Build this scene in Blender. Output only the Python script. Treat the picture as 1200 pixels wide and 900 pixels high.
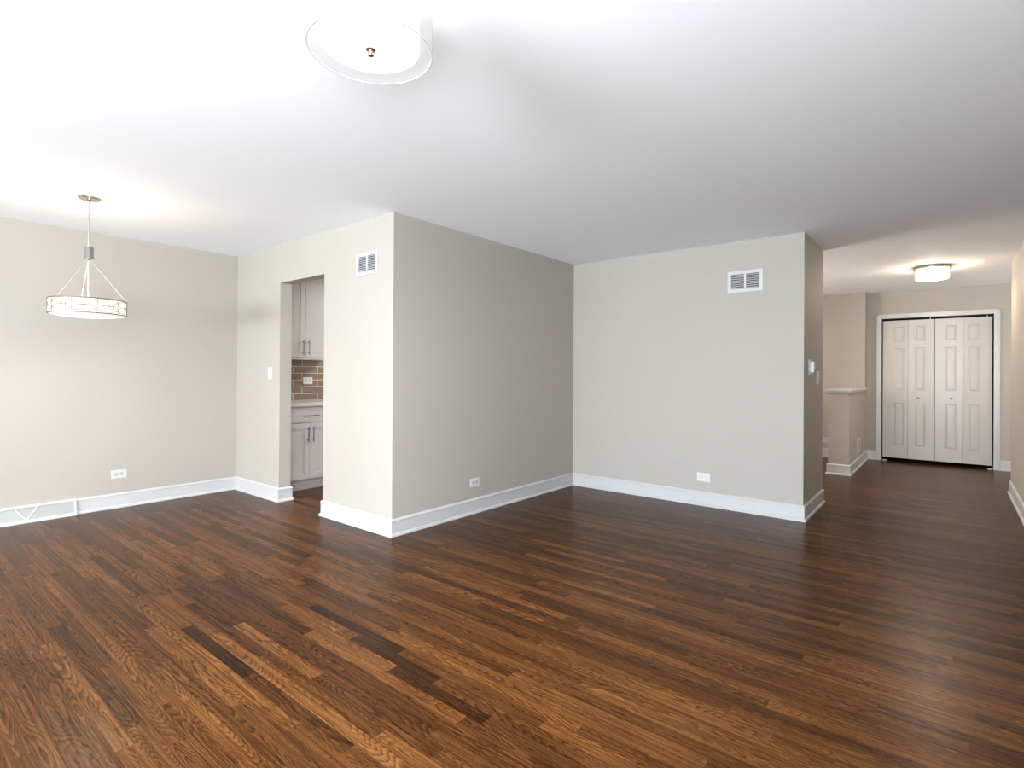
import bpy, bmesh, math
from mathutils import Vector, Matrix

sc = bpy.context.scene
for _o in list(bpy.data.objects):
    bpy.data.objects.remove(_o)
C = sc.collection
R = math.radians

# ------------------------------------------------------------------ camera
cam_d = bpy.data.cameras.new('camera')
cam = bpy.data.objects.new('camera', cam_d)
C.objects.link(cam)
yaw, pitch, roll = R(50.9381), R(0.151), R(0.36)
fw = Vector((-math.cos(yaw), math.sin(yaw), 0))
rt = Vector((math.sin(yaw), math.cos(yaw), 0))
up = Vector((0, 0, 1))
fw, up = fw*math.cos(pitch) + up*math.sin(pitch), up*math.cos(pitch) - fw*math.sin(pitch)
rt, up = rt*math.cos(roll) + up*math.sin(roll), up*math.cos(roll) - rt*math.sin(roll)
m = Matrix((rt, up, -fw)).transposed().to_4x4()
m.translation = (0, 0, 1.2333)
cam.matrix_world = m
cam_d.sensor_width = 36
cam_d.lens = 632.56/1200*36
cam_d.shift_y = (435.53-450)/1200
cam_d.clip_start = 0.02
sc.camera = cam

# ------------------------------------------------------------------ world, daylight, added fills, exposure
world = bpy.data.worlds.new('world')
sc.world = world
world.use_nodes = True
wn = world.node_tree.nodes
bgd = wn['Background']
sky = wn.new('ShaderNodeTexSky')
sky.sky_type = 'HOSEK_WILKIE'
sky.turbidity = 4
sky.sun_direction = (0.3, 0.5, 0.7)
world.node_tree.links.new(sky.outputs[0], bgd.inputs[0])
bgd.inputs[1].default_value = 1.2

sc.view_settings.view_transform = 'Standard'
sc.view_settings.look = 'None'
sc.view_settings.gamma = 1
sc.view_settings.use_curve_mapping = False
sc.view_settings.exposure = 1.31

def area(name, loc, rot, sx, sy, power, col):
    d = bpy.data.lights.new(name, 'AREA')
    d.shape = 'RECTANGLE'
    d.size, d.size_y = sx, sy
    d.energy = power
    d.color = col
    o = bpy.data.objects.new(name, d)
    o.location = loc
    o.rotation_euler = rot
    C.objects.link(o)
    return o

DAY = (0.84, 0.925, 1.0)
FILL = (0.83, 0.925, 1.0)  # tint of the added upward fills
XR_ = 0.5014
S1 = -5.2          # front wall behind the camera
area('daylight_living_window', (-1.40, S1+0.06, 1.40), (R(95), 0, 0), 3.2, 1.6, 15, DAY)
area('ceiling_fill_living', (-1.40, S1+0.10, 1.20), (R(147), 0, 0), 3.2, 1.2, 475, FILL)  # added upward fill that brightens the ceiling
area('grey_wall_fill', (XR_-0.06, -0.9, 1.40), (R(90), 0, R(90)), 1.7, 1.5, 30, DAY)  # fill added to lift the grey wall, no known source here
area('ceiling_fill_side', (XR_-0.10, -0.9, 1.25), (R(140), 0, R(90)), 1.75, 1.2, 60, FILL)  # upward fill added from the side to even out the ceiling
area('daylight_dining_window', (-4.55, S1+0.06, 1.40), (R(95), 0, 0), 1.75, 1.6, 42, DAY)
area('ceiling_fill_dining', (-4.55, S1+0.10, 1.20), (R(140), 0, 0), 1.75, 1.2, 6, FILL)  # weak upward fill added on the dining side
area('kitchen_fill', (-4.5, 4.6, 2.40), (0, 0, 0), 0.9, 0.9, 30, (1.0, 0.95, 0.92))  # unseen overhead fill added to light the kitchen
area('stairwell_fill', (-3.15, 6.95, 1.5), (R(90), 0, R(-90)), 1.4, 1.2, 24, (1.0, 0.90, 0.80))  # added fill aimed at the right wall, solid wall behind it
area('entry_daylight', (2.17, 8.6, 1.4), (R(90), 0, R(90)), 0.7, 1.5, 10, (1.0, 0.94, 0.87))

# ------------------------------------------------------------------ materials
def mat(name, col, rough=0.5, metal=0.0, spec=0.5):
    m = bpy.data.materials.new(name)
    m.use_nodes = True
    b = m.node_tree.nodes['Principled BSDF']
    b.inputs['Base Color'].default_value = (*col, 1)
    b.inputs['Roughness'].default_value = rough
    b.inputs['Metallic'].default_value = metal
    b.inputs['Specular IOR Level'].default_value = spec
    return m

def bsdf(m):
    return m.node_tree.nodes['Principled BSDF']

def bump_noise(m, scale, strength, dist=0.002, detail=3):
    nt = m.node_tree
    tc = nt.nodes.new('ShaderNodeTexCoord')
    n = nt.nodes.new('ShaderNodeTexNoise')
    n.inputs['Scale'].default_value = scale
    n.inputs['Detail'].default_value = detail
    bp = nt.nodes.new('ShaderNodeBump')
    bp.inputs['Strength'].default_value = strength
    bp.inputs['Distance'].default_value = dist
    nt.links.new(tc.outputs['Object'], n.inputs['Vector'])
    nt.links.new(n.outputs['Fac'], bp.inputs['Height'])
    nt.links.new(bp.outputs['Normal'], bsdf(m).inputs['Normal'])
    return n

def emis(m, col, s):
    b = bsdf(m)
    b.inputs['Emission Color'].default_value = (*col, 1)
    b.inputs['Emission Strength'].default_value = s
    return m

M = {}
M['wall'] = mat('greige_wall_paint', (0.410, 0.378, 0.335), 0.6, spec=0.3)
bump_noise(M['wall'], 160, 0.12)
M['ceiling'] = mat('flat_ceiling_white', (0.915, 0.94, 0.965), 0.8, spec=0.2)
bump_noise(M['ceiling'], 90, 0.12)
M['trim'] = mat('white_trim_enamel', (0.52, 0.52, 0.52), 0.3)
bump_noise(M['trim'], 40, 0.03)
M['door'] = mat('white_door_enamel', (0.475, 0.45, 0.42), 0.35)
bump_noise(M['door'], 30, 0.03)
M['cabinet'] = mat('painted_cabinet_white', (0.50, 0.475, 0.465), 0.35)
bump_noise(M['cabinet'], 30, 0.03)
M['counter'] = mat('pale_stone_counter', (0.55, 0.51, 0.48), 0.2)
M['plastic'] = mat('white_plastic', (0.60, 0.60, 0.59), 0.35)
M['slot'] = mat('dark_slot', (0.05, 0.05, 0.05), 0.6)
M['device'] = mat('plastic_receptacle', (0.48, 0.48, 0.48), 0.35)
M['black'] = mat('closet_shade_black', (0.012, 0.011, 0.010), 0.9)
M['vent'] = mat('white_vent_metal', (0.54, 0.54, 0.535), 0.4)
M['duct'] = mat('duct_shadow_metal', (0.035, 0.035, 0.035), 0.7)
M['chrome'] = mat('polished_nickel', (0.62, 0.60, 0.58), 0.2, 1.0)
M['nickel'] = mat('brushed_nickel', (0.50, 0.44, 0.38), 0.3, 1.0)
M['arm'] = mat('satin_cream_metal', (0.40, 0.37, 0.33), 0.4)
M['knob'] = mat('aged_bronze_knob', (0.16, 0.13, 0.10), 0.35, 0.8)
M['pull'] = mat('dark_steel_pull', (0.16, 0.15, 0.15), 0.35, 1.0)
M['steel'] = mat('galvanised_steel', (0.55, 0.55, 0.55), 0.4, 1.0)
M['filigree'] = mat('filigree_metal', (0.12, 0.095, 0.07), 0.4, 0.3)
M['register'] = mat('white_register_metal', (0.64, 0.64, 0.63), 0.4)
M['register_in'] = mat('register_recess_metal', (0.36, 0.375, 0.35), 0.5)
WARM = (1.0, 0.80, 0.60)
M['shade_warm'] = emis(mat('lit_shade_warm', (0.85, 0.83, 0.78), 0.6), (1.0, 0.86, 0.68), 1.2)
M['glow_warm'] = emis(mat('lit_diffuser_warm', (0.45, 0.43, 0.40), 0.5), (1.0, 0.90, 0.76), 0.42)
M['shade_cool'] = emis(mat('lit_drum_fabric', (0.80, 0.80, 0.80), 0.7), (1.0, 0.985, 0.96), 0.32)
M['inner_cool'] = emis(mat('lit_inner_shade', (0.85, 0.85, 0.84), 0.6), (1.0, 0.985, 0.95), 0.75)
def sheer(name, col, k_transp, k_transl, e, ecol):
    m = bpy.data.materials.new(name); m.use_nodes = True
    nt = m.node_tree; N, L = nt.nodes, nt.links
    N.clear()
    out = N.new('ShaderNodeOutputMaterial')
    tp = N.new('ShaderNodeBsdfTransparent')
    tl = N.new('ShaderNodeBsdfTranslucent'); tl.inputs[0].default_value = (*col, 1)
    df = N.new('ShaderNodeBsdfDiffuse'); df.inputs[0].default_value = (*col, 1)
    em = N.new('ShaderNodeEmission'); em.inputs[0].default_value = (*ecol, 1); em.inputs[1].default_value = e
    m1 = N.new('ShaderNodeMixShader'); m1.inputs[0].default_value = k_transl
    m2 = N.new('ShaderNodeMixShader'); m2.inputs[0].default_value = k_transp
    ad = N.new('ShaderNodeAddShader')
    L.new(df.outputs[0], m1.inputs[1]); L.new(tl.outputs[0], m1.inputs[2])
    L.new(m1.outputs[0], m2.inputs[1]); L.new(tp.outputs[0], m2.inputs[2])
    L.new(m2.outputs[0], ad.inputs[0]); L.new(em.outputs[0], ad.inputs[1])
    L.new(ad.outputs[0], out.inputs[0])
    return m
M['shade_cool'] = sheer('sheer_drum_fabric', (0.12, 0.12, 0.125), 0.58, 0.4, 0.10, (1, 1, 1))
M['inner_cool'] = sheer('frosted_inner_shade', (0.16, 0.16, 0.158), 0.40, 0.4, 0.30, (1, 1, 1))
M['shade_warm'] = sheer('glowing_band_fabric', (0.40, 0.38, 0.35), 0.20, 0.5, 0.32, (1.0, 0.90, 0.76))
M['hall_glow'] = sheer('lit_hall_glass', (0.30, 0.285, 0.26), 0.50, 0.6, 0.22, (1.0, 0.88, 0.72))
M['glow_cool'] = emis(mat('lit_frosted_glass', (0.35, 0.35, 0.345), 0.5), (1.0, 0.99, 0.96), 0.36)

# pane
g = bpy.data.materials.new('window_glass')
g.use_nodes = True
nt = g.node_tree
nt.nodes.clear()
o_ = nt.nodes.new('ShaderNodeOutputMaterial')
mx = nt.nodes.new('ShaderNodeMixShader')
tr = nt.nodes.new('ShaderNodeBsdfTransparent')
gl = nt.nodes.new('ShaderNodeBsdfGlossy')
gl.inputs['Roughness'].default_value = 0.02
mx.inputs[0].default_value = 0.08
nt.links.new(tr.outputs[0], mx.inputs[1])
nt.links.new(gl.outputs[0], mx.inputs[2])
nt.links.new(mx.outputs[0], o_.inputs[0])
M['glass'] = g

M['crystal'] = mat('smoky_glass_block', (0.20, 0.195, 0.18), 0.1, 0.3)

# backsplash tile
def tile_mat():
    m = mat('glass_subway_tile', (0.2, 0.15, 0.12), 0.15)
    nt = m.node_tree
    N, L = nt.nodes, nt.links
    geo = N.new('ShaderNodeNewGeometry')
    sp = N.new('ShaderNodeSeparateXYZ')
    cb = N.new('ShaderNodeCombineXYZ')
    L.new(geo.outputs['Position'], sp.inputs[0])
    ay = N.new('ShaderNodeMath'); ay.operation = 'ADD'; ay.inputs[1].default_value = 0.305*20 - 3.42 + 0.305*0.36
    az = N.new('ShaderNodeMath'); az.operation = 'ADD'; az.inputs[1].default_value = -0.91 + 0.078*10 + 0.006
    L.new(sp.outputs['Y'], ay.inputs[0]); L.new(sp.outputs['Z'], az.inputs[0])
    L.new(ay.outputs[0], cb.inputs[0]); L.new(az.outputs[0], cb.inputs[1])
    br = N.new('ShaderNodeTexBrick')
    br.offset = 0.36
    br.inputs['Color1'].default_value = (0.235, 0.175, 0.135, 1)
    br.inputs['Color2'].default_value = (0.175, 0.13, 0.10, 1)
    br.inputs['Mortar'].default_value = (0.62, 0.55, 0.47, 1)
    br.inputs['Scale'].default_value = 1
    br.inputs['Mortar Size'].default_value = 0.0035
    br.inputs['Mortar Smooth'].default_value = 0.1
    br.inputs['Brick Width'].default_value = 0.305
    br.inputs['Row Height'].default_value = 0.078
    L.new(cb.outputs[0], br.inputs['Vector'])
    L.new(br.outputs['Color'], bsdf(m).inputs['Base Color'])
    bp = N.new('ShaderNodeBump'); bp.inputs['Distance'].default_value = 0.002; bp.invert = True
    L.new(br.outputs['Fac'], bp.inputs['Height'])
    L.new(bp.outputs['Normal'], bsdf(m).inputs['Normal'])
    return m
M['tile'] = tile_mat()

# strip oak floor, boards run along x
def floor_mat():
    m = mat('stained_oak_strip', (0.1, 0.05, 0.03), 0.25)
    nt = m.node_tree
    N, L = nt.nodes, nt.links
    def math_(op, a, b=None, c=None):
        n = N.new('ShaderNodeMath'); n.operation = op
        for i, v in enumerate((a, b, c)):
            if v is None: continue
            if isinstance(v, (int, float)): n.inputs[i].default_value = v
            else: L.new(v, n.inputs[i])
        return n.outputs[0]
    def comb(x, y, z):
        n = N.new('ShaderNodeCombineXYZ')
        for i, v in enumerate((x, y, z)):
            if isinstance(v, (int, float)): n.inputs[i].default_value = v
            else: L.new(v, n.inputs[i])
        return n.outputs[0]
    def white(v):
        n = N.new('ShaderNodeTexWhiteNoise'); n.noise_dimensions = '3D'
        L.new(v, n.inputs['Vector'])
        return n
    def noise(v, scale=1, detail=2, rough=0.5, dist=0):
        n = N.new('ShaderNodeTexNoise')
        n.inputs['Scale'].default_value = scale
        n.inputs['Detail'].default_value = detail
        n.inputs['Roughness'].default_value = rough
        n.inputs['Distortion'].default_value = dist
        L.new(v, n.inputs['Vector'])
        return n.outputs['Fac']
    def ramp(v, stops):
        n = N.new('ShaderNodeValToRGB')
        e = n.color_ramp.elements
        while len(e) < len(stops): e.new(0.5)
        for k, (p, c) in enumerate(stops):
            e[k].position = p
            e[k].color = (*c, 1)
        L.new(v, n.inputs[0])
        return n.outputs[0]
    def mixc(f, a, b, mode='MIX'):
        n = N.new('ShaderNodeMix'); n.data_type = 'RGBA'; n.blend_type = mode
        if isinstance(f, (int, float)): n.inputs[0].default_value = f
        else: L.new(f, n.inputs[0])
        for i, v in ((6, a), (7, b)):
            if isinstance(v, tuple): n.inputs[i].default_value = (*v, 1)
            else: L.new(v, n.inputs[i])
        return n.outputs[2]
    geo = N.new('ShaderNodeNewGeometry')
    sp = N.new('ShaderNodeSeparateXYZ')
    L.new(geo.outputs['Position'], sp.inputs[0])
    X, Y = sp.outputs['X'], sp.outputs['Y']
    W = 0.0572
    yy = math_('DIVIDE', math_('SUBTRACT', Y, 1.010), W)
    row = math_('FLOOR', yy)
    fy = math_('SUBTRACT', yy, row)
    rr = white(comb(row, 3.7, 1.3))
    off = math_('MULTIPLY', rr.outputs['Value'], 7.0)
    blen = math_('ADD', math_('MULTIPLY', white(comb(row, 9.1, 4.4)).outputs['Value'], 0.55), 0.65)
    xx = math_('DIVIDE', math_('ADD', X, math_('ADD', off, 20)), blen)
    col = math_('FLOOR', xx)
    fx = math_('SUBTRACT', xx, col)
    bid = white(comb(row, col, 0.5))
    rnd = bid.outputs['Value']
    rc = N.new('ShaderNodeSeparateColor'); L.new(bid.outputs['Color'], rc.inputs[0])
    r1, r2, r3 = rc.outputs[0], rc.outputs[1], rc.outputs[2]
    # board tone 0 dark .. 1 light
    tone = math_('ADD', 0.38, math_('MULTIPLY', rnd, 0.46))
    # the three very dark boards of the photo
    def board(k, x0, x1):
        a = math_('MULTIPLY', math_('COMPARE', row, k, 0.1), math_('GREATER_THAN', X, x0))
        return math_('MULTIPLY', a, math_('LESS_THAN', X, x1))
    dark = board(0, -2.85, -2.205)
    for k, x0, x1 in ((9, -2.60, -1.88), (8, -2.15, -1.59), (7, -1.80, -1.275)):
        dark = math_('MAXIMUM', dark, board(k, x0, x1))
    tone = math_('MULTIPLY', tone, math_('SUBTRACT', 1.0, math_('MULTIPLY', dark, 0.70)))
    # cathedral figure: contour lines of a stretched noise field, own field per board
    s1 = math_('MULTIPLY', r1, 53.0)
    base = noise(comb(math_('MULTIPLY', X, 1.15), math_('MULTIPLY', Y, 12.0), s1), 1, 1.2, 0.4, 0.15)
    wob = noise(comb(math_('MULTIPLY', X, 22), math_('MULTIPLY', Y, 70.0), s1), 1, 2, 0.6)
    fld = math_('ADD', math_('MULTIPLY', base, math_('ADD', 22.0, math_('MULTIPLY', r2, 26.0))), math_('MULTIPLY', wob, 0.7))
    saw = math_('FRACT', fld)
    ring = math_('POWER', saw, 1.6)
    ring = math_('MULTIPLY', ring, math_('SUBTRACT', 1.0, math_('POWER', saw, 14.0)))
    # open pores: short dark ticks along the board
    pore = noise(comb(math_('MULTIPLY', X, 38), math_('MULTIPLY', Y, 620.0), s1), 1, 2, 0.6)
    pore = math_('SMOOTHSTEP', pore, 0.50, 0.68) if False else ramp(pore, [(0.47, (0, 0, 0)), (0.66, (1, 1, 1))])
    # broad stain mottling
    mot = noise(comb(math_('MULTIPLY', X, 3.0), math_('MULTIPLY', Y, 14.0), 2.0), 1, 3, 0.6)
    light = ramp(tone, [(0.0, (0.028, 0.0105, 0.0045)), (0.3, (0.062, 0.023, 0.0070)), (0.6, (0.134, 0.052, 0.0140)), (1.0, (0.250, 0.105, 0.031))])
    figure = math_('MULTIPLY', ring, math_('ADD', 0.72, math_('MULTIPLY', r3, 0.28)))
    c = mixc(figure, light, mixc(1.0, light, (0.13, 0.09, 0.075), 'MULTIPLY'))
    pfac = math_('MULTIPLY', pore, 0.55)
    c = mixc(pfac, c, mixc(1.0, c, (0.32, 0.27, 0.24), 'MULTIPLY'))
    mfac = ramp(mot, [(0.38, (1, 1, 1)), (0.62, (0, 0, 0))])
    c = mixc(math_('MULTIPLY', mfac, 0.5), c, mixc(1.0, c, (0.62, 0.56, 0.52), 'MULTIPLY'))
    stk = noise(comb(math_('MULTIPLY', X, 2.2), math_('MULTIPLY', Y, 95.0), math_('ADD', s1, 7.0)), 1, 3, 0.65)
    sfac = ramp(stk, [(0.40, (1, 1, 1)), (0.60, (0, 0, 0))])
    c = mixc(math_('MULTIPLY', sfac, 0.75), c, mixc(1.0, c, (0.42, 0.36, 0.33), 'MULTIPLY'))
    # seams
    e1 = math_('MINIMUM', fy, math_('SUBTRACT', 1.0, fy))
    e2 = math_('MULTIPLY', math_('MINIMUM', fx, math_('SUBTRACT', 1.0, fx)), 14.0)
    seam = math_('LESS_THAN', math_('MINIMUM', e1, e2), 0.012)
    c = mixc(math_('MULTIPLY', seam, 0.6), c, (0.02, 0.01, 0.006))
    b = bsdf(m)
    L.new(c, b.inputs['Base Color'])
    ro = math_('ADD', 0.20, math_('MULTIPLY', noise(comb(math_('MULTIPLY', X, 6), math_('MULTIPLY', Y, 30), 5.0), 1, 2), 0.10))
    L.new(ro, b.inputs['Roughness'])
    b.inputs['IOR'].default_value = 1.16
    hgt = math_('SUBTRACT', math_('MULTIPLY', mot, 0.6), math_('ADD', math_('MULTIPLY', pore, 0.25), math_('MULTIPLY', ring, 0.25)))
    bp = N.new('ShaderNodeBump')
    bp.inputs['Strength'].default_value = 0.35
    bp.inputs['Distance'].default_value = 0.0012
    L.new(hgt, bp.inputs['Height'])
    L.new(bp.outputs['Normal'], b.inputs['Normal'])
    return m
M['floor'] = floor_mat()

# ------------------------------------------------------------------ mesh helpers
class MB:
    def __init__(self):
        self.bm = bmesh.new()
        self.sm = False
    def box(self, x0, x1, y0, y1, z0, z1, bevel=0):
        b2 = bmesh.new() if bevel else self.bm
        vs = [b2.verts.new((x, y, z)) for x in (x0, x1) for y in (y0, y1) for z in (z0, z1)]
        for f in ((0, 1, 3, 2), (4, 6, 7, 5), (0, 4, 5, 1), (2, 3, 7, 6), (0, 2, 6, 4), (1, 5, 7, 3)):
            b2.faces.new([vs[i] for i in f])
        if bevel:
            bmesh.ops.bevel(b2, geom=list(b2.edges), offset=bevel, segments=2, affect='EDGES')
            self.join(b2)
        return self
    def join(self, b2):
        me = bpy.data.meshes.new('tmp')
        b2.to_mesh(me); b2.free()
        self.bm.from_mesh(me)
        bpy.data.meshes.remove(me)
    def grid(self, rows, closed_u=False, closed_v=False):
        """rows of points -> quads"""
        V = [[self.bm.verts.new(p) for p in r] for r in rows]
        nu, nv = len(V), len(V[0])
        for i in range(nu if closed_u else nu-1):
            for j in range(nv if closed_v else nv-1):
                a, b, c, d = V[i][j], V[(i+1) % nu][j], V[(i+1) % nu][(j+1) % nv], V[i][(j+1) % nv]
                self.bm.faces.new((a, b, c, d))
        return V
    def lathe(self, prof, seg=48, c=(0, 0, 0), axis='z', smooth=True, cap=True):
        rows = []
        for k in range(seg):
            a = 2*math.pi*k/seg
            r_ = []
            for (r, h) in prof:
                x, y = r*math.cos(a), r*math.sin(a)
                p = {'z': (x, y, h), 'x': (h, x, y), 'y': (x, h, y)}[axis]
                r_.append((p[0]+c[0], p[1]+c[1], p[2]+c[2]))
            rows.append(r_)
        V = self.grid(rows, closed_u=True)
        if cap:
            for j in (0, -1):
                if prof[j][0] > 1e-6:
                    self.bm.faces.new([V[i][j] for i in range(seg)])
        self.sm = self.sm or smooth
        return self
    def tube(self, pts, r, seg=8, closed=False, flat=None):
        pts = [Vector(p) for p in pts]
        n = len(pts)
        rows = []
        for i, p in enumerate(pts):
            a = pts[(i-1) % n] if (closed or i > 0) else p
            b = pts[(i+1) % n] if (closed or i < n-1) else p
            t = (b-a).normalized()
            u = Vector((0, 0, 1)) if abs(t.z) < 0.9 else Vector((1, 0, 0))
            s = t.cross(u).normalized()
            u = s.cross(t).normalized()
            rows.append([p + s*(r*math.cos(2*math.pi*k/seg)) + u*(r*math.sin(2*math.pi*k/seg)) for k in range(seg)])
        V = self.grid(rows, closed_u=closed, closed_v=True)
        if not closed:
            self.bm.faces.new(V[0]); self.bm.faces.new(V[-1])
        self.sm = True
        return self
    def build(self, name, material, parent=None):
        bmesh.ops.remove_doubles(self.bm, verts=self.bm.verts, dist=1e-6)
        bmesh.ops.recalc_face_normals(self.bm, faces=self.bm.faces)
        me = bpy.data.meshes.new(name)
        self.bm.to_mesh(me); self.bm.free()
        me.materials.append(material)
        if self.sm:
            for p in me.polygons: p.use_smooth = True
            try:
                me.set_sharp_from_angle(angle=R(35))
            except Exception:
                pass
        o = bpy.data.objects.new(name, me)
        C.objects.link(o)
        if parent: o.parent = parent
        return o

def struct(o):
    o['kind'] = 'structure'
    return o

def thing(name, label, cat, loc, rotz=0, group=None):
    o = bpy.data.objects.new(name, None)
    o.empty_display_size = 0.1
    o.location = loc
    o.rotation_euler = (0, 0, rotz)
    C.objects.link(o)
    o['label'] = label
    o['category'] = cat
    if group: o['group'] = group
    return o

def sbox(name, material, *boxes):
    b = MB()
    for x in boxes: b.box(*x)
    return struct(b.build(name, material))

# ------------------------------------------------------------------ room shell
H = 2.44
T = 0.115
XA, YK, XG, YF, XT, Y2 = -5.817, 2.583, -3.2485, 5.082, -0.957, 5.952
XJ1, XJ2, ZL = -4.928, -4.180, 2.075
XH, YH, XHL, YC, YS = -0.957, 7.744, -1.184, 9.503, 9.302
XR, YR = 0.5014, 7.740
DX1, DX2, DZ = -0.775, 0.447, 2.055
XE = 2.2

sbox('floor', M['floor'], (XA-0.12, XE+0.12, S1-0.12, 10.3, -0.1, 0.0))
sbox('ceiling', M['ceiling'], (XA-0.12, XE+0.12, S1-0.12, 10.3, H, H+0.1))
sbox('wall_left', M['wall'], (XA-T, XA, S1-T, 6.1, 0, H))
sbox('wall_doorway', M['wall'], (XA, XJ1, YK, YK+T, 0, H), (XJ2, XG, YK, YK+T, 0, H), (XJ1, XJ2, YK, YK+T, ZL, H))
sbox('wall_middle', M['wall'], (XG-T, XG, YK+T, 9.6, 0, H))
sbox('wall_rear', M['wall'], (XG, XT, YF, YF+T, 0, H))
sbox('wall_hall_left', M['wall'], (XT-T, XT, YF+T, Y2, 0, H))
sbox('wall_hall_back', M['wall'], (XG, XT-T, Y2-T, Y2, 0, H))
sbox('wall_stair', M['wall'], (XG, XH, YS, YC, 0, H))
sbox('wall_half', M['wall'], (XHL, XH, YH, YS, 0, 1.018))
sbox('wall_closet', M['wall'], (XG, DX1-0.012, YC, YC+T, 0, H), (DX2+0.012, XE, YC, YC+T, 0, H), (DX1-0.012, DX2+0.012, YC, YC+T, DZ+0.012, H))
sbox('wall_closet_interior', M['black'], (DX1-0.1, DX2+0.1, YC+0.60, YC+0.64, 0, H), (DX1-0.1, DX1-0.06, YC+T, YC+0.60, 0, H), (DX2+0.06, DX2+0.1, YC+T, YC+0.60, 0, H))  # near-black colour stands in for the shade inside the closet
W3 = (-1.80, 0.0, 0.55, 2.25)  # opening for the unseen side window, added with the side fills
sbox('wall_right', M['wall'], (XR, XR+T, S1, W3[0], 0, H), (XR, XR+T, W3[1], YR, 0, H), (XR, XR+T, W3[0], W3[1], 0, W3[2]), (XR, XR+T, W3[0], W3[1], W3[3], H))
sbox('wall_entry_near', M['wall'], (XR+T, XE, YR-T, YR, 0, H))
sbox('wall_entry_side', M['wall'], (XE, XE+T, YR-T, YC+T, 0, H))
sbox('wall_kitchen_back', M['wall'], (XA, XG-T, 6.0, 6.1, 0, H))
def window_wall(name, x0, x1, y1, wx0, wx1, z0, z1):
    sbox(name, M['wall'], (x0, wx0, y1-T, y1, 0, H), (wx1, x1, y1-T, y1, 0, H), (wx0, wx1, y1-T, y1, 0, z0), (wx0, wx1, y1-T, y1, z1, H))
window_wall('wall_front', -3.2, XR+T, S1, -3.05, 0.25, 0.55, 2.25)
window_wall('wall_front_dining', XA, -3.2, S1, -5.45, -3.65, 0.55, 2.25)
def window(name, x0, x1, y, z0, z1, n):
    b = MB()
    w = 0.05
    b.box(x0, x1, y-0.07, y-0.03, z0, z0+w); b.box(x0, x1, y-0.07, y-0.03, z1-w, z1)
    for k in range(n+1):
        xc = x0 + w/2 + (x1-x0-w)*k/n
        b.box(xc-w/2, xc+w/2, y-0.07, y-0.03, z0+w, z1-w)
    f = struct(b.build(name, M['trim']))
    p = MB().box(x0+w, x1-w, y-0.052, y-0.048, z0+w, z1-w).build('window_pane', M['glass'], f)
    return f
window('window_1', -3.05, 0.25, S1, 0.55, 2.25, 3)
window('window_2', -5.45, -3.65, S1, 0.55, 2.25, 2)

b = MB()
for a, c in ((-1.80, -1.75), (-0.925, -0.875), (-0.05, 0.0)):
    b.box(XR+0.03, XR+0.07, a, c, 0.55, 2.25)
b.box(XR+0.03, XR+0.07, -1.75, -0.05, 0.55, 0.60); b.box(XR+0.03, XR+0.07, -1.75, -0.05, 2.20, 2.25)
f = struct(b.build('window_added', M['trim']))  # unseen window frame added to go with the side fills
MB().box(XR+0.048, XR+0.052, -1.75, -0.05, 0.60, 2.20).build('window_pane', M['glass'], f)

# ------------------------------------------------------------------ baseboards
PROF = [(0, 0), (0.026, 0), (0.026, 0.010), (0.022, 0.018), (0.013, 0.023), (0.0125, 0.108), (0.0155, 0.112), (0.0155, 0.118), (0.010, 0.126), (0.006, 0.131), (0, 0.132)]
def base_run(pts, names):
    """pts: wall foot line, the room on the left of the direction of travel"""
    P = [Vector(p) for p in pts]
    nrm = []
    for a, b in zip(P, P[1:]):
        d = (b-a).normalized()
        nrm.append(Vector((-d.y, d.x)))
    def at(i, d):
        if i == 0: return P[0] + nrm[0]*d
        if i == len(P)-1: return P[-1] + nrm[-1]*d
        return P[i] + (nrm[i-1] + nrm[i])*d
    for i, nm in enumerate(names):
        if not nm: continue
        b = MB()
        rows = []
        for k in (i, i+1):
            rows.append([(at(k, d).x, at(k, d).y, z) for d, z in PROF])
        V = b.grid(rows)
        b.bm.faces.new(V[0]); b.bm.faces.new(V[1])
        struct(b.build('baseboard_'+nm, M['trim']))
RG0, RG1 = 0.600, 1.240      # heating register on the left wall
base_run([(-5.19, YK+T), (XJ1, YK+T), (XJ1, YK), (XA, YK), (XA, RG1)], ['kitchen_side', 'doorway_jamb_left', 'doorway_left', 'left'])
base_run([(XG, Y2), (XT, Y2), (XT, YF), (XG, YF), (XG, YK), (XJ2, YK), (XJ2, YK+T), (XG-T, YK+T)],
         ['hall_back', 'hall_left', 'rear', 'middle', 'doorway_right', 'doorway_jamb_right', 'kitchen_right'])
base_run([(DX1-0.066, YC), (XH, YC), (XH, YH), (XHL, YH), (XHL, YS), (XG, YS)],
         ['closet_left', 'half_side', 'half_end', 'half_back', 'stair'])
base_run([(XA, RG0), (XA, S1), (XR, S1), (XR, YR), (XE, YR), (XE, YC), (DX2+0.066, YC)],
         ['left_near', 'front', 'right', 'entry_near', 'entry_side', 'closet_right'])

# half wall cap
b = MB()
b.box(XHL-0.035, XH+0.035, YH-0.035, YS, 1.030, 1.058, 0.006)
b.box(XHL-0.018, XH+0.018, YH-0.018, YS, 1.012, 1.030)
struct(b.build('trim_1', M['trim']))
# closet casing
b = MB()
cw = 0.062
for (x0, x1) in ((DX1-cw, DX1), (DX2, DX2+cw)):
    b.box(x0, x1, YC-0.018, YC+0.0, 0, DZ+cw, 0.003)
    xm = (x0 if x0 < 0 else x1)
    s = 1 if x0 < 0 else -1
    b.box(min(xm, xm+s*0.014), max(xm, xm+s*0.014), YC-0.024, YC-0.002, 0, DZ+cw, 0.002)
b.box(DX1, DX2, YC-0.018, YC, DZ, DZ+cw, 0.003)
b.box(DX1-cw, DX2+cw, YC-0.024, YC-0.002, DZ+cw-0.014, DZ+cw, 0.002)
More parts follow.
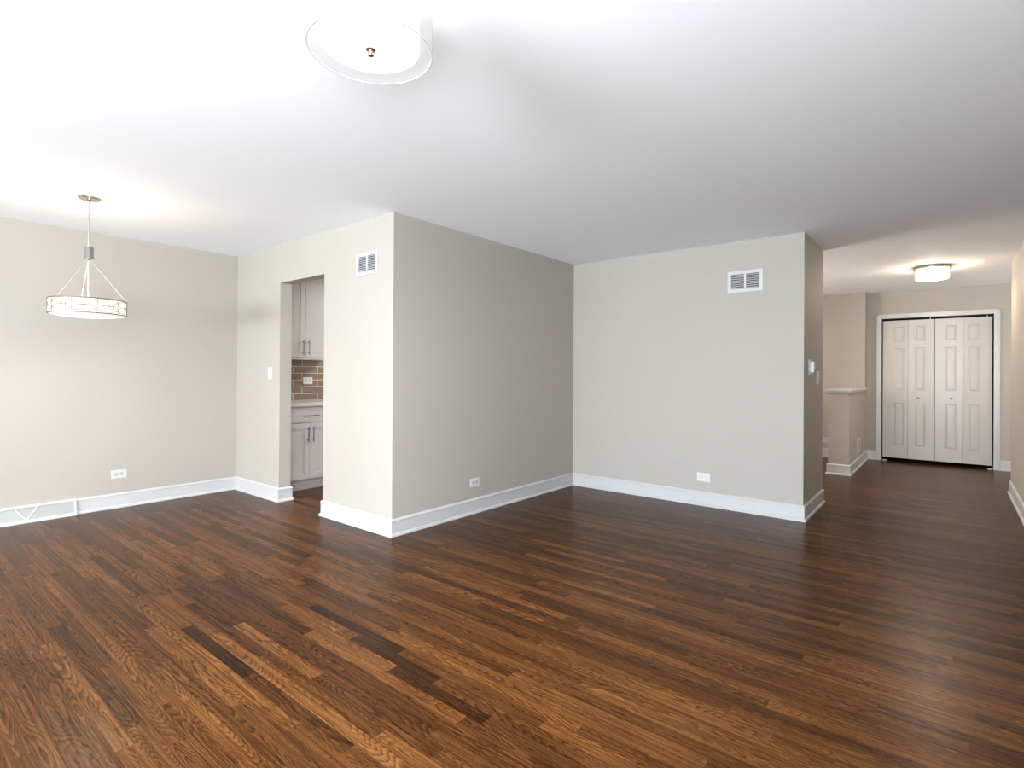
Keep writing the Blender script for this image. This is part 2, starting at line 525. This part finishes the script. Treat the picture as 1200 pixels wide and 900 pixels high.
# jamb lining
b.box(DX1-0.012, DX1, YC, YC+T, 0, DZ)
b.box(DX2, DX2+0.012, YC, YC+T, 0, DZ)
b.box(DX1-0.012, DX2+0.012, YC, YC+T, DZ, DZ+0.012)
struct(b.build('trim_2', M['trim']))

# ------------------------------------------------------------------ bifold closet doors
LW = (DX2-DX1-0.030)/4
LT = 0.034
def leaf_mesh(w, z0, z1, px0, px1):
    """moulded leaf, front face at y=0 facing -y, x 0..w"""
    b = MB()
    b.box(0, w, 0.006, LT, z0, z1)
    # front skin with recessed, raised-field panels
    zs = [z0, z0+0.17, z0+0.79, z0+0.97, z0+1.575, z0+1.665, z0+1.88, z1]
    xs = [0, px0, px1, w]
    for i in range(3):
        for j in range(len(zs)-1):
            if i == 1 and j in (1, 3, 5): continue
            vs = [b.bm.verts.new(p) for p in ((xs[i], 0, zs[j]), (xs[i+1], 0, zs[j]), (xs[i+1], 0, zs[j+1]), (xs[i], 0, zs[j+1]))]
            b.bm.faces.new(vs)
    for j in (1, 3, 5):
        rings = []
        for ins, dep in ((0, 0), (0.007, 0.0055), (0.014, 0.0055), (0.030, 0.0012)):
            rings.append([(px0+ins, dep, zs[j]+ins), (px1-ins, dep, zs[j]+ins), (px1-ins, dep, zs[j+1]-ins), (px0+ins, dep, zs[j+1]-ins)])
        V = b.grid(rings, closed_v=True)
        b.bm.faces.new(V[-1])
    # edges
    for (p, q) in (((0, z0), (0, z1)), ((w, z0), (w, z1)), ((0, z0), (w, z0)), ((0, z1), (w, z1))):
        vs = [b.bm.verts.new(v) for v in ((p[0], 0, p[1]), (q[0], 0, q[1]), (q[0], 0.006, q[1]), (p[0], 0.006, p[1]))]
        b.bm.faces.new(vs)
    return b

def bifold(name, x_left, wall_side, fold):
    root = bpy.data.objects.new(name, None)
    root.location = (x_left, YC+0.010, 0)
    C.objects.link(root)
    root['kind'] = 'structure'
    z0, z1 = 0.052, DZ-0.034
    s = math.sin(fold)
    c = math.cos(fold)
    for k in range(2):
        px = (0.128, 0.253) if k == 0 else (LW-0.228-0.004, LW-0.103)
        if wall_side == 'r':
            px = (0.105, 0.232) if k == 0 else (0.048, 0.172)
        else:
            px = (0.126, 0.252) if k == 0 else (0.074, 0.196)
        f = leaf_mesh(LW-0.003, z0, z1, *px).build('door_leaf', M['door'], root)
        # leaves meet at a hinge that stands a little proud of the jambs
        if k == 0:
            f.location = (0.002, 0, 0); f.rotation_euler = (0, 0, -fold)
        else:
            f.location = (LW*c+0.002, -LW*s, 0); f.rotation_euler = (0, 0, fold)
    # knob on the leaf next to the meeting line
    kx = LW + 0.118 if wall_side == 'l' else 0.178
    d = (2*LW-kx) if wall_side == 'l' else kx
    ky = -d*s
    MB().lathe([(0.0, -0.030), (0.010, -0.0295), (0.0145, -0.025), (0.0150, -0.020), (0.010, -0.014), (0.006, -0.010), (0.006, -0.003), (0.011, -0.001), (0.011, 0.001)],
               20, (kx, ky, 0.922), 'y').build('knob', M['knob'], root)
    # top guide pin and floor bracket
    gx = 2*LW-0.05
    MB().lathe([(0.005, z1-0.02), (0.005, DZ)], 10, (gx, LT/2, 0)).build('guide_pin', M['trim'], root)
    bx = (0.0, 0.055) if wall_side == 'l' else (2*LW-0.045, 2*LW+0.008)
    MB().box(bx[0], bx[1], -0.022, 0.03, 0.0, 0.014, 0.002).build('pivot_bracket', M['trim'], root)
    return root
bifold('door_1', DX1+0.012, 'l', R(2.2))
bifold('door_2', DX1+0.012+2*LW+0.003, 'r', R(2.2))
b = MB().box(DX1, DX2, YC+0.014, YC+0.045, DZ-0.010, DZ)
struct(b.build('trim_3', M['duct']))

# ------------------------------------------------------------------ wall fittings.  local frame: x across, y out of the wall is -y, z up, origin at plate centre
def face(nx, ny):
    """rotation that turns local -y to the wall's outward normal (nx, ny)"""
    return math.atan2(nx, -ny)

def outlet(label, loc, n, w=0.118, h=0.074, kind='duplex', name='wall_outlet', cat='outlet'):
    t = thing(name, label, cat, loc, face(*n))
    MB().box(-w/2, w/2, -0.006, 0, -h/2, h/2, 0.0022).build('cover_plate', M['plastic'], t)
    if kind == 'duplex':
        for s in (-1, 1):
            d = MB()
            pts = []
            for k in range(24):
                a = 2*math.pi*k/24
                x = max(-0.0125, min(0.0125, 0.0172*math.cos(a)))
                pts.append((s*0.0200+x, 0.0168*math.sin(a)))
            lo = [d.bm.verts.new((x, -0.0055, z)) for x, z in pts]
            hi = [d.bm.verts.new((x, -0.0085, z)) for x, z in pts]
            d.bm.faces.new(hi)
            for i in range(24):
                d.bm.faces.new((lo[i], lo[(i+1) % 24], hi[(i+1) % 24], hi[i]))
            rc = d.build('receptacle', M['device'], t)
            sl = MB()
            sl.box(s*0.020-0.0045, s*0.020+0.0045, -0.0092, -0.0084, 0.0045, 0.0070)
            sl.box(s*0.020-0.0035, s*0.020+0.0035, -0.0092, -0.0084, -0.0070, -0.0045)
            sl.lathe([(0.0028, -0.0092), (0.0028, -0.0084)], 12, (s*0.020+s*0.009, 0, 0), 'y')
            sl.build('slots', M['slot'], rc)
        MB().lathe([(0.003, -0.0078), (0.003, -0.005)], 12, (0, 0, 0), 'y').build('screw', M['steel'], t)
    else:  # cable plate: one jack at the left, screws
        MB().lathe([(0.0, -0.013), (0.0045, -0.013), (0.0048, -0.009), (0.0085, -0.009), (0.0085, -0.005)], 20, (-0.028, 0, 0.002), 'y').build('jack', M['device'], t)
        MB().lathe([(0.003, -0.0078), (0.003, -0.005)], 12, (-0.004, 0, -0.004), 'y').build('screw', M['steel'], t)
    return t

outlet('white wall outlet on the left wall under the hanging pendant', (XA, 1.550, 0.302), (1, 0))
outlet('white wall outlet on the shaded grey wall between the two inner corners', (XG, 3.487, 0.270), (1, 0))
outlet('white cable plate low on the rear wall below the air vent', (-1.797, YF, 0.266), (0, -1), kind='cable', w=0.120, h=0.080)
outlet('small white outlet low behind the half wall in the hallway', (-1.470, YS, 0.256), (0, -1))
outlet('pale outlet set in the brown kitchen backsplash tiles', (-5.798, 3.375, 1.131), (1, 0), h=0.078)

# light switch beside kitchen doorway
t = thing('light_switch', 'white light switch on the cream wall left of the kitchen doorway', 'switch', (-5.106, YK, 1.218), face(0, -1))
MB().box(-0.036, 0.036, -0.006, 0, -0.058, 0.058, 0.0022).build('cover_plate', M['plastic'], t)
MB().box(-0.0055, 0.0055, -0.0075, -0.005, -0.013, 0.013).box(-0.0042, 0.0042, -0.020, -0.006, 0.001, 0.010, 0.001).build('toggle', M['plastic'], t)
# hall switch
t = thing('light_switch', 'white rocker switch on the hallway corner wall beside the thermostat', 'switch', (XT, 5.690, 1.210), face(1, 0))
MB().box(-0.055, 0.055, -0.006, 0, -0.060, 0.060, 0.0022).build('cover_plate', M['plastic'], t)
for s in (-1, 1):
    b = MB()
    b.box(s*0.023-0.0165, s*0.023+0.0165, -0.0095, -0.005, -0.033, 0.033, 0.001)
    b.build('rocker', M['device'], t)
# thermostat
t = thing('thermostat', 'white boxy thermostat on the shaded hallway corner wall', 'thermostat', (XT, 5.335, 1.303), face(1, 0))
MB().box(-0.062, 0.062, -0.008, 0, -0.070, 0.066, 0.003).build('wall_plate', M['plastic'], t)
MB().box(-0.052, 0.052, -0.038, -0.008, -0.050, 0.048, 0.006).build('housing', M['plastic'], t)
MB().box(-0.030, 0.030, -0.0390, -0.0375, 0.002, 0.034).build('display', M['device'], t)
MB().lathe([(0.0, -0.042), (0.008, -0.042), (0.009, -0.037)], 16, (0.030, 0, -0.032), 'y').build('button', M['slot'], t)

# ------------------------------------------------------------------ vents
def air_vent(label, loc, n, w, h, cols, nsl, fr=0.030):
    t = thing('air_vent', label, 'vent', loc, face(*n))
    b = MB()
    b.box(-w/2, w/2, -0.008, 0, h/2-fr, h/2)
    b.box(-w/2, w/2, -0.008, 0, -h/2, -h/2+fr)
    b.box(-w/2, -w/2+fr, -0.008, 0, -h/2+fr, h/2-fr)
    b.box(w/2-fr, w/2, -0.008, 0, -h/2+fr, h/2-fr)
    for k in range(1, cols):
        xc = -w/2+fr + (w-2*fr)*k/cols
        b.box(xc-0.008, xc+0.008, -0.008, -0.001, -h/2+fr, h/2-fr)
    b.build('frame', M['vent'], t)
    MB().box(-w/2+fr*0.7, w/2-fr*0.7, -0.0012, -0.0002, -h/2+fr*0.7, h/2-fr*0.7).build('duct_back', M['duct'], t)
    hh = h-2*fr
    b = MB()
    for i in range(nsl):
        zc = -h/2+fr + hh*(i+0.5)/nsl
        p = hh/nsl
        # blade tilted down and out
        vs = [(-0.0068, zc-p*0.24), (-0.0060, zc-p*0.32), (-0.0014, zc+p*0.10), (-0.0022, zc+p*0.18)]
        rows = [[(x, y, z) for y, z in vs] for x in (-w/2+fr*0.9, w/2-fr*0.9)]
        V = b.grid(rows, closed_v=True)
        b.bm.faces.new(V[0]); b.bm.faces.new(V[1])
    b.build('louvres', M['vent'], t)
    for x in (-w/2+fr*0.45, w/2-fr*0.45):
        MB().lathe([(0.0, -0.0098), (0.003, -0.0095), (0.0038, -0.0075)], 12, (x, 0, 0), 'y').build('screw', M['steel'], t)
    return t
air_vent('white wall vent high beside the outside corner, near the kitchen doorway', (-3.572, YK, 2.090), (0, -1), 0.275, 0.180, 2, 9, 0.028)
air_vent('white wall vent high on the rear wall, right of the inner corner', (-1.432, YF, 2.073), (0, -1), 0.303, 0.192, 2, 8, 0.030)
air_vent('small white grille low on the side of the half wall', (XH, 8.585, 0.285), (1, 0), 0.34, 0.180, 1, 6, 0.028)

# baseboard heating register
rl = RG1-RG0
t = thing('baseboard_register', 'white metal baseboard register with a V shaped damper on the left wall', 'register', (XA, (RG0+RG1)/2, 0), face(1, 0))
def bar_x(b, x0, x1, prof):
    V = b.grid([[(x0, y, z) for y, z in prof], [(x1, y, z) for y, z in prof]], closed_v=True)
    b.bm.faces.new(V[0]); b.bm.faces.new(V[1])
b = MB()
bar_x(b, -rl/2, rl/2, [(0, 0), (-0.052, 0), (-0.054, 0.006), (-0.050, 0.022), (-0.044, 0.024), (0, 0.024)])
bar_x(b, -rl/2, rl/2, [(0, 0.118), (-0.024, 0.118), (-0.026, 0.126), (-0.018, 0.134), (0, 0.136)])
b.build('frame', M['register'], t)
b = MB()
bar_x(b, -rl/2+0.006, rl/2-0.006, [(0, 0.022), (-0.040, 0.022), (-0.014, 0.120), (0, 0.120)])
b.build('sloped_face', M['register_in'], t)
for s in (-1, 1):
    b = MB()
    bar_x(b, s*(rl/2)-(0.012 if s > 0 else 0), s*(rl/2)+(0.012 if s < 0 else 0), [(0, 0), (-0.052, 0), (-0.047, 0.024), (-0.023, 0.124), (-0.016, 0.134), (0, 0.136)])
    b.build('end_cap', M['register'], t)
for s in (-1, 1):
    b = MB()
    p0, p1 = Vector((s*0.004, -0.041, 0.028)), Vector((s*0.070, -0.0175, 0.118))
    b.tube([p0, (p0+p1)/2, p1], 0.0048, 6)
    b.build('damper_bar', M['register'], t)

# ------------------------------------------------------------------ kitchen
XB = -5.20          # base cabinet door plane
def shaker(b, x, y0, y1, z0, z1, rail=0.058, th=0.019):
    """door facing +x, its front plane at x; centre panel recessed"""
    b.box(x-th, x-0.007, y0, y1, z0, z1)
    b.box(x-0.007, x, y0, y0+rail, z0, z1)
    b.box(x-0.007, x, y1-rail, y1, z0, z1)
    b.box(x-0.007, x, y0+rail, y1-rail, z0, z0+rail)
    b.box(x-0.007, x, y0+rail, y1-rail, z1-rail, z1)
def pull(parent, x, y, z, ln, vertical=True):
    b = MB()
    d = Vector((0, 0, ln/2)) if vertical else Vector((0, ln/2, 0))
    c = Vector((x+0.030, y, z))
    b.tube([c-d, c, c+d], 0.0058, 10)
    for s in (-1, 1):
        e = c + d*(s*0.68)
        b.tube([Vector((x, e.y, e.z)), Vector((x+0.015, e.y, e.z)), e], 0.0045, 8)
    b.build('handle', M['pull'], parent)
def base_cabinet(y0, y1, label):
    t = thing('base_cabinet', label, 'cabinet', (XA+0.024, y0, 0))
    w = y1-y0
    x = XB-XA-0.024
    b = MB().box(0.0, x-0.020, 0.001, w-0.001, 0.112, 0.872)
    b.build('body', M['cabinet'], t)
    MB().box(0.02, x-0.060, 0, w, 0.0, 0.113).build('toe_kick', M['cabinet'], t)
    d = MB().box(x-0.019, x, 0.003, w-0.003, 0.708, 0.864, 0.0015).build('drawer', M['cabinet'], t)
    pull(d, x, w/2, 0.775, 0.178, False)
    for k in range(2):
        b = MB()
        a0, a1 = (0.003, w/2-0.0015) if k == 0 else (w/2+0.0015, w-0.003)
        shaker(b, x, a0, a1, 0.118, 0.700)
        dr = b.build('cabinet_door', M['cabinet'], t)
        pull(dr, x, w/2 + (-0.029 if k == 0 else 0.029), 0.582, 0.165)
    return t
base_cabinet(2.712, 3.400, 'light painted base cabinet with one drawer over two doors, behind the kitchen doorway')
def upper_cabinet(y0, y1, label):
    xd = -5.47
    t = thing('wall_cabinet', label, 'cabinet', (XA, y0, 1.38))
    w = y1-y0
    x = xd-XA
    MB().box(0.0, x-0.020, 0.001, w-0.001, 0, 0.91).build('body', M['cabinet'], t)
    MB().box(x-0.030, x-0.004, 0.0, w, -0.014, 0.008, 0.003).build('light_rail', M['cabinet'], t)
    for k in range(2):
        b = MB()
        a0, a1 = (0.003, w/2-0.0015) if k == 0 else (w/2+0.0015, w-0.003)
        shaker(b, x, a0, a1, 0.012, 0.905)
        dr = b.build('cabinet_door', M['cabinet'], t)
        pull(dr, x, w/2 + (-0.036 if k == 0 else 0.030), 0.120, 0.165)
    return t
upper_cabinet(2.756, 3.556, 'light painted wall cabinet with two tall doors over the tiled backsplash')
t = MB().box(XA, XB+0.022, 2.705, 4.20, 0.8735, 0.910, 0.004).build('countertop', M['counter'])
t['label'] = 'pale stone countertop over the kitchen base cabinet'
t['category'] = 'countertop'
base_cabinet(3.402, 4.10, 'second light base cabinet further into the kitchen, mostly hidden by the doorway wall')
sbox('wall_backsplash', M['tile'], (XA, XA+0.012, 2.70, 4.20, 0.911, 1.379))

# ------------------------------------------------------------------ lamps
def ring(b, r0, r1, z0, z1, seg=64):
    b.lathe([(r0, z0), (r1, z0), (r1, z1), (r0, z1), (r0, z0)], seg, cap=False)
    return b
def filigree(b, r, z0, z1, n, t=0.0016):
    """overlapping ovals between upright dividers, laid on a drum"""
    h = z1-z0
    P = 2*math.pi/n
    def on(a, z): return (r*math.cos(a), r*math.sin(a), z)
    for k in range(n):
        a0 = k*P
        b.tube([on(a0, z0), on(a0, (z0+z1)/2), on(a0, z1)], t*1.1, 6)
        for (ca, cz, ra, rz) in ((a0+P*0.5, z0+h*0.72, P*0.47, h*0.24), (a0+P*0.5, z0+h*0.28, P*0.47, h*0.24), (a0+P*0.12, z0+h*0.5, P*0.40, h*0.40)):
            b.tube([on(ca+ra*math.cos(q*math.pi/12), cz+rz*math.sin(q*math.pi/12)) for q in range(24)], t, 5, closed=True)
    return b

# drum flush mount, living room
FL = (-1.361, 0.991, H)
t = thing('flush_ceiling_light', 'large round white drum ceiling light with an open bottom rim, nearest the camera', 'ceiling light', FL)
MB().lathe([(0, 0), (0.075, 0), (0.075, -0.022), (0.068, -0.026), (0, -0.026)], 40).build('canopy', M['nickel'], t)
sh = MB()
ring(sh, 0.1815, 0.1835, -0.240, -0.050)
sh = sh.build('shade', M['shade_cool'], t)
for z in (-0.2415, -0.050):
    ring(MB(), 0.1805, 0.1845, z, z+0.003).build('shade_rim', M['trim'], sh)
b = MB(); ring(b, 0.1425, 0.1445, -0.226, -0.060)
b.build('inner_shade', M['inner_cool'], t)
df = MB().lathe([(0.1425, -0.222), (0.1420, -0.226), (0.120, -0.2285), (0.08, -0.2325), (0.04, -0.2345), (0, -0.235)], 64, cap=False)
df.build('diffuser', M['glow_cool'], t)
MB().lathe([(0.0, -0.231), (0.0145, -0.231), (0.015, -0.235), (0.012, -0.2375), (0.0075, -0.239), (0.0075, -0.245), (0.0095, -0.247), (0.0085, -0.252), (0.003, -0.255), (0, -0.2553)], 32).build('finial', M['nickel'], t)
MB().lathe([(0.003, -0.232), (0.003, -0.024)], 12).build('stem', M['nickel'], t)
b = MB()
for k in range(3):
    a = R(20+120*k)
    c, s = math.cos(a), math.sin(a)
    b.tube([(0.004*c, 0.004*s, -0.075), (0.09*c, 0.09*s, -0.075), (0.1825*c, 0.1825*s, -0.075)], 0.0028, 6)
b.build('shade_bracket', M['nickel'], t)
def point(name, loc, e, col, r):
    d = bpy.data.lights.new(name, 'POINT')
    d.energy = e; d.color = col; d.shadow_soft_size = r
    o = bpy.data.objects.new(name, d); o.location = loc; C.objects.link(o)
    return o
COOLW = (0.95, 0.975, 1.0)
BULB = (0.92, 0.965, 1.0)
# bulb glow: upward onto the ceiling through the open drum and down through the frosted glass
for k in range(3):
    a = R(80+120*k)
    o = point('drum_bulb', (0.085*math.cos(a), 0.085*math.sin(a), -0.13), 2.2, BULB, 0.045)
    o.parent = t
o = area('drum_glass_glow', (0, 0, -0.262), (0, 0, 0), 0.28, 0.28, 31, COOLW)
o.data.shape = 'DISK'; o.parent = t

# pendant, dining area
PX, PY = -4.660, 1.056
t = thing('pendant_light', 'round pendant lamp with patterned glowing band hanging by a rod at left', 'pendant light', (PX, PY, H))
MB().lathe([(0, 0), (0.066, 0), (0.066, -0.010), (0.060, -0.016), (0.018, -0.020), (0.012, -0.032), (0, -0.032)], 40).build('canopy', M['chrome'], t)
MB().lathe([(0.0055, -0.030), (0.0055, -0.350)], 14).lathe([(0.0055, -0.430), (0.0055, -0.790)], 14).build('rod', M['chrome'], t)
cp = MB().lathe([(0.0, -0.350), (0.029, -0.350), (0.030, -0.353), (0.030, -0.427), (0.029, -0.430), (0, -0.430)], 8, smooth=False).build('coupling', M['crystal'], t)
MB().lathe([(0.010, -0.343), (0.013, -0.349), (0.013, -0.3495), (0.006, -0.3495)], 20).build('collar', M['chrome'], cp)
MB().lathe([(0.006, -0.4305), (0.015, -0.4305), (0.013, -0.440), (0.008, -0.446)], 20).build('collar', M['chrome'], cp)
for phi in (60, 190, 310):
    a = R(129.06-phi)
    c, s = math.cos(a), math.sin(a)
    b = MB()
    b.tube([(0.010*c, 0.010*s, -0.438), (0.115*c, 0.115*s, -0.580), (0.219*c, 0.219*s, -0.718)], 0.0016, 6)
    b.build('suspension_arm', M['arm'], t)
b = MB(); ring(b, 0.2150, 0.2170, -0.816, -0.722)
sh = b.build('shade', M['shade_warm'], t)
filigree(MB(), 0.2190, -0.815, -0.724, 10, 0.0014).build('filigree', M['filigree'], sh)
for z in (-0.823, -0.725):
    ring(MB(), 0.2145, 0.2205, z, z+0.007).build('shade_rim', M['filigree'], sh)
MB().lathe([(0.2140, -0.8205), (0.208, -0.8245), (0.16, -0.834), (0.08, -0.841), (0, -0.843)], 64, cap=False).build('diffuser', M['glow_warm'], t)
o = area('pendant_bulb_glow', (0, 0, -0.735), (R(180), 0, 0), 0.38, 0.38, 1.7, WARM)
o.data.shape = 'DISK'; o.parent = t
o = area('pendant_glass_glow', (0, 0, -0.85), (0, 0, 0), 0.40, 0.40, 5, (1.0, 0.84, 0.66))
o.data.shape = 'DISK'; o.parent = t

# small hall flush mount
HX, HY = -0.157, 7.555
t = thing('flush_ceiling_light', 'small glowing patterned ceiling light in the hallway before the closet', 'ceiling light', (HX, HY, H))
MB().lathe([(0, 0), (0.172, 0), (0.173, -0.006), (0.166, -0.012), (0.160, -0.014), (0.160, -0.022), (0.172, -0.026), (0.171, -0.034), (0.150, -0.036), (0, -0.036)], 56).build('canopy', M['nickel'], t)
b = MB(); ring(b, 0.1460, 0.1480, -0.135, -0.036)
sh = b.build('shade', M['hall_glow'], t)
filigree(MB(), 0.1500, -0.132, -0.038, 9, 0.0018).build('filigree', M['filigree'], sh)
MB().lathe([(0.1470, -0.134), (0.140, -0.141), (0.10, -0.148), (0.05, -0.151), (0, -0.152)], 56, cap=False).build('diffuser', M['hall_glow'], t)
MB().lathe([(0, -0.150), (0.009, -0.151), (0.009, -0.156), (0.004, -0.160), (0, -0.161)], 16).build('finial', M['nickel'], t)
o = point('hall_bulb', (0, 0, -0.09), 34, (1.0, 0.82, 0.66), 0.04); o.parent = t
